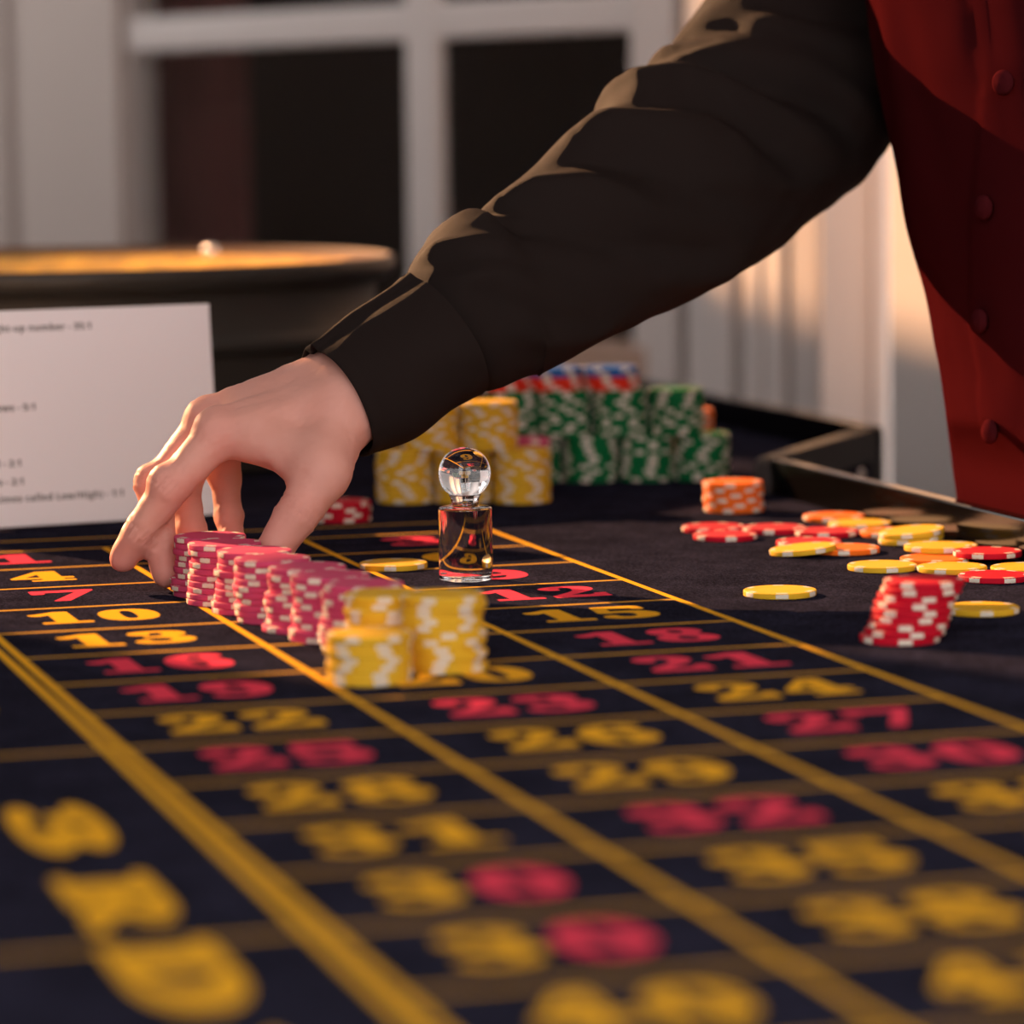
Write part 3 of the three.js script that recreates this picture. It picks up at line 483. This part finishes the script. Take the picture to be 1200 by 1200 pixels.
// shirt body under the vest, left sleeve, collar
{
  const c = new THREE.CatmullRomCurve3([V(0.74, T + 0.40, 0.25), V(0.785, T + 0.385, 0.36), V(0.835, T + 0.28, 0.415), V(0.855, T + 0.12, 0.42), V(0.82, T + 0.0, 0.437), V(0.802, T - 0.11, 0.44)]);
  mesh('sleeve', toP(new THREE.TubeGeometry(c, 60, 0.062, 28, false)), mShirt, person);
  mesh('collar', toP(at(lathe([[0.067, -0.02], [0.066, 0.03], [0.07, 0.035], [0.085, 0.0], [0.088, -0.01]], 40), 0.700, T + 0.545, 0.200)), mShirt, person);
}
const VS = [[0.7092, 0.4738, 0.1899], [0.7089, 0.4322, 0.1945], [0.7119, 0.3801, 0.2011], [0.7169, 0.3279, 0.2084], [0.7196, 0.2862, 0.2138], [0.7246, 0.2445, 0.2199], [0.7295, 0.208, 0.2254], [0.7350, 0.1715, 0.2311], [0.7415, 0.135, 0.2370], [0.7462, 0.1037, 0.2419], [0.7481, 0.0776, 0.2454], [0.7487, 0.0568, 0.2478], [0.7498, 0.0359, 0.2505], [0.7515, 0.0151, 0.2533], [0.7507, -0.0266, 0.2577]];
const FACE = V(-0.9296, 0, 0.3673), LEFT = V(0.3681, 0, 0.9307);
function vestCentre(y) {                          // y above the felt
  if (y > VS[0][1]) return [lerp(VS[0][0], 0.705, (y - 0.4738) / 0.09), lerp(VS[0][2], 0.19, (y - 0.4738) / 0.09)];
  if (y < -0.0266) return [VS[14][0], VS[14][2]];
  let i = 0; while (y < VS[i + 1][1]) i++; const t = (VS[i][1] - y) / (VS[i][1] - VS[i + 1][1]); return [lerp(VS[i][0], VS[i + 1][0], t), lerp(VS[i][2], VS[i + 1][2], t)];
}
const placketAt = (y) => { const k = [[0.45, 0.09], [0.28, 0.06], [0.205, -0.125], [0.138, -0.275], [0.073, -0.32], [-0.05, -0.33]]; let i = 0; while (i < k.length - 2 && y < k[i + 1][0]) i++; const t = clamp((k[i][0] - y) / (k[i][0] - k[i + 1][0]), 0, 1); return lerp(k[i][1], k[i + 1][1], t); };
function vestPoint(y, phi, out = 0) {
  const [cx, cz] = vestCentre(y), top = sstep(y, 0.44, 0.56), a = lerp(0.18 + 0.013 * sstep(y, 0.2, 0.42), 0.075, top) + out, b = lerp(0.125, 0.072, top) + out;
  return V(cx, T + y, cz).addScaledVector(LEFT, a * Math.sin(phi)).addScaledVector(FACE, b * Math.cos(phi));
}
{
  const tw = noiseTexture(256, (x, y) => 0.5 + 0.22 * Math.sin((x + y) * 0.9) + 0.35 * (hash(x, y, 4) - 0.5)); tw.repeat.set(40, 30);
  const mVest = phys({ color: new THREE.Color(0.047, 0.0048, 0.0062), roughness: 0.9, bumpMap: tw, bumpScale: 0.0003, side: THREE.DoubleSide, specularIntensity: 0.0 });
  const vest = mesh('vest', toP(grid(200, 150, (u, v) => {
    const phi = u * 2 * Math.PI, y = lerp(0.565, -0.05, v), p = phi > Math.PI ? phi - 2 * Math.PI : phi, k = p - placketAt(y) + 0.105;
    let e = 0.0022 * sstep(k, -0.006, 0.006) * (1 - sstep(p, 0.6, 1.2)) - 0.0006 * Math.exp(-(((k - 0.035) / 0.008) ** 2));
    e += 0.003 * noise(y * 9, p * 3, 4) + 0.0016 * noise(y * 26, p * 7, 9) + 0.0015 * Math.exp(-(((p + 0.75 + y * 0.4) / 0.05) ** 2));
    const q = vestPoint(y, phi, e), stop = lerp(0.632, 0.55, sstep(y, 0.04, 0.16));      // the belly rests against the rail
    q.x = q.x + 0.5 * (Math.abs(stop - q.x) + (stop - q.x)); return q;
  }, true)), mVest, person);
  vest.userData.label = 'dark red vest';
  const mBtn = phys({ color: new THREE.Color(0.05, 0.006, 0.008), roughness: 0.9, specularIntensity: 0 });
  for (const [y, phi] of [[0.3445, 0.07], [0.277, 0.06], [0.205, -0.125], [0.138, -0.275], [0.0724, -0.32]]) {
    const p = vestPoint(y, phi, 0.0055), q = vestPoint(y, phi, 0.02).sub(p).normalize(), g = lathe([[0, -0.003], [0.0062, -0.003], [0.0074, -0.001], [0.0072, 0.001], [0.005, 0.0028], [0, 0.0036]], 28);
    g.applyQuaternion(new THREE.Quaternion().setFromUnitVectors(V(0, 1, 0), q)); g.translate(p.x, p.y, p.z); mesh('button', toP(g), mBtn, vest);
  }
}
{ // trousers, shoes, hair, eyes
  const mTr = std({ color: new THREE.Color(0.015, 0.014, 0.015), roughness: 0.85 });
  const f = (x, y, z) => { let d = capsule(x, y, z, V(0.795, T - 0.03, 0.25), V(0.80, T - 0.12, 0.25), 0.115, 0.12); for (const s of [-1, 1]) { const k = V(0.785 + 0.03 * s, 0.47, 0.25 + 0.1 * s), h = V(0.80 + 0.03 * s, T - 0.12, 0.25 + 0.085 * s), a = V(0.80 + 0.03 * s, 0.07, 0.25 + 0.11 * s); d = smin(d, smin(capsule(x, y, z, h, k, 0.092, 0.07), capsule(x, y, z, k, a, 0.068, 0.058), 0.03), 0.05); } return Math.max(d, 0.05 - y); };
  mesh('trousers', toP(sdfMesh(V(0.61, 0.03, 0.0), V(0.95, T + 0.12, 0.49), 0.014, f)), mTr, person);
  for (const s of [-1, 1]) { const ax = 0.80 + 0.03 * s, az = 0.25 + 0.11 * s; mesh('shoe', toP(sdfMesh(V(ax - 0.25, 0, az - 0.08), V(ax + 0.1, 0.14, az + 0.12), 0.012, (x, y, z) => Math.max(smin(capsule(x, y, z, V(ax + 0.03, 0.045, az), V(ax - 0.13, 0.035, az + 0.055), 0.04, 0.035), capsule(x, y, z, V(ax, 0.05, az), V(ax, 0.1, az), 0.045, 0.045), 0.03), 0.006 - y))), std({ color: 0x0b0a0a, roughness: 0.3 }), person); }
  const hf = (x, y, z) => Math.max(Math.hypot((x - 0.662) / 0.105, (y - T - 0.70) / 0.13, (z - 0.215) / 0.089) * 0.1 - 0.1, -(Math.hypot((x - 0.588) / 0.085, (y - T - 0.665) / 0.105, (z - 0.24) / 0.1) * 0.09 - 0.09), T + 0.63 - y);
  mesh('hair', toP(sdfMesh(V(0.54, T + 0.58, 0.10), V(0.79, T + 0.85, 0.33), 0.008, hf)), std({ color: 0x1c120c, roughness: 0.7 }), person);
  for (const s of [-1, 1]) {
    const c = V(0.5845, T + 0.699, 0.2475).addScaledVector(LEFT, 0.031 * s), f = FACE, e = new THREE.SphereGeometry(0.011, 20, 14); e.translate(c.x, c.y, c.z);
    const eye = mesh('eye', toP(e), std({ color: 0xcfc6be, roughness: 0.25 }), person), q = c.clone().addScaledVector(f, 0.006), i = new THREE.SphereGeometry(0.0058, 16, 12); i.translate(q.x, q.y, q.z); mesh('iris', toP(i), std({ color: 0x2a1a10, roughness: 0.15 }), eye);
    const b = c.clone().addScaledVector(f, 0.008).add(V(0, 0.024, 0)), bg = new THREE.CapsuleGeometry(0.0035, 0.026, 4, 10); bg.rotateX(Math.PI / 2); bg.rotateY(Math.atan2(LEFT.x, LEFT.z)); bg.translate(b.x, b.y, b.z); mesh('eyebrow', toP(bg), std({ color: 0x1c120c, roughness: 0.9 }), person);
  }
  const l = V(0.5585, T + 0.62, 0.2535), lips = new THREE.CapsuleGeometry(0.0055, 0.03, 4, 12); lips.rotateX(Math.PI / 2); lips.rotateY(Math.atan2(LEFT.x, LEFT.z)); lips.translate(l.x, l.y, l.z); mesh('lips', toP(lips), std({ color: 0x9a4a42, roughness: 0.5 }), person);
}
shade(scene);
renderer.render(scene, camera);
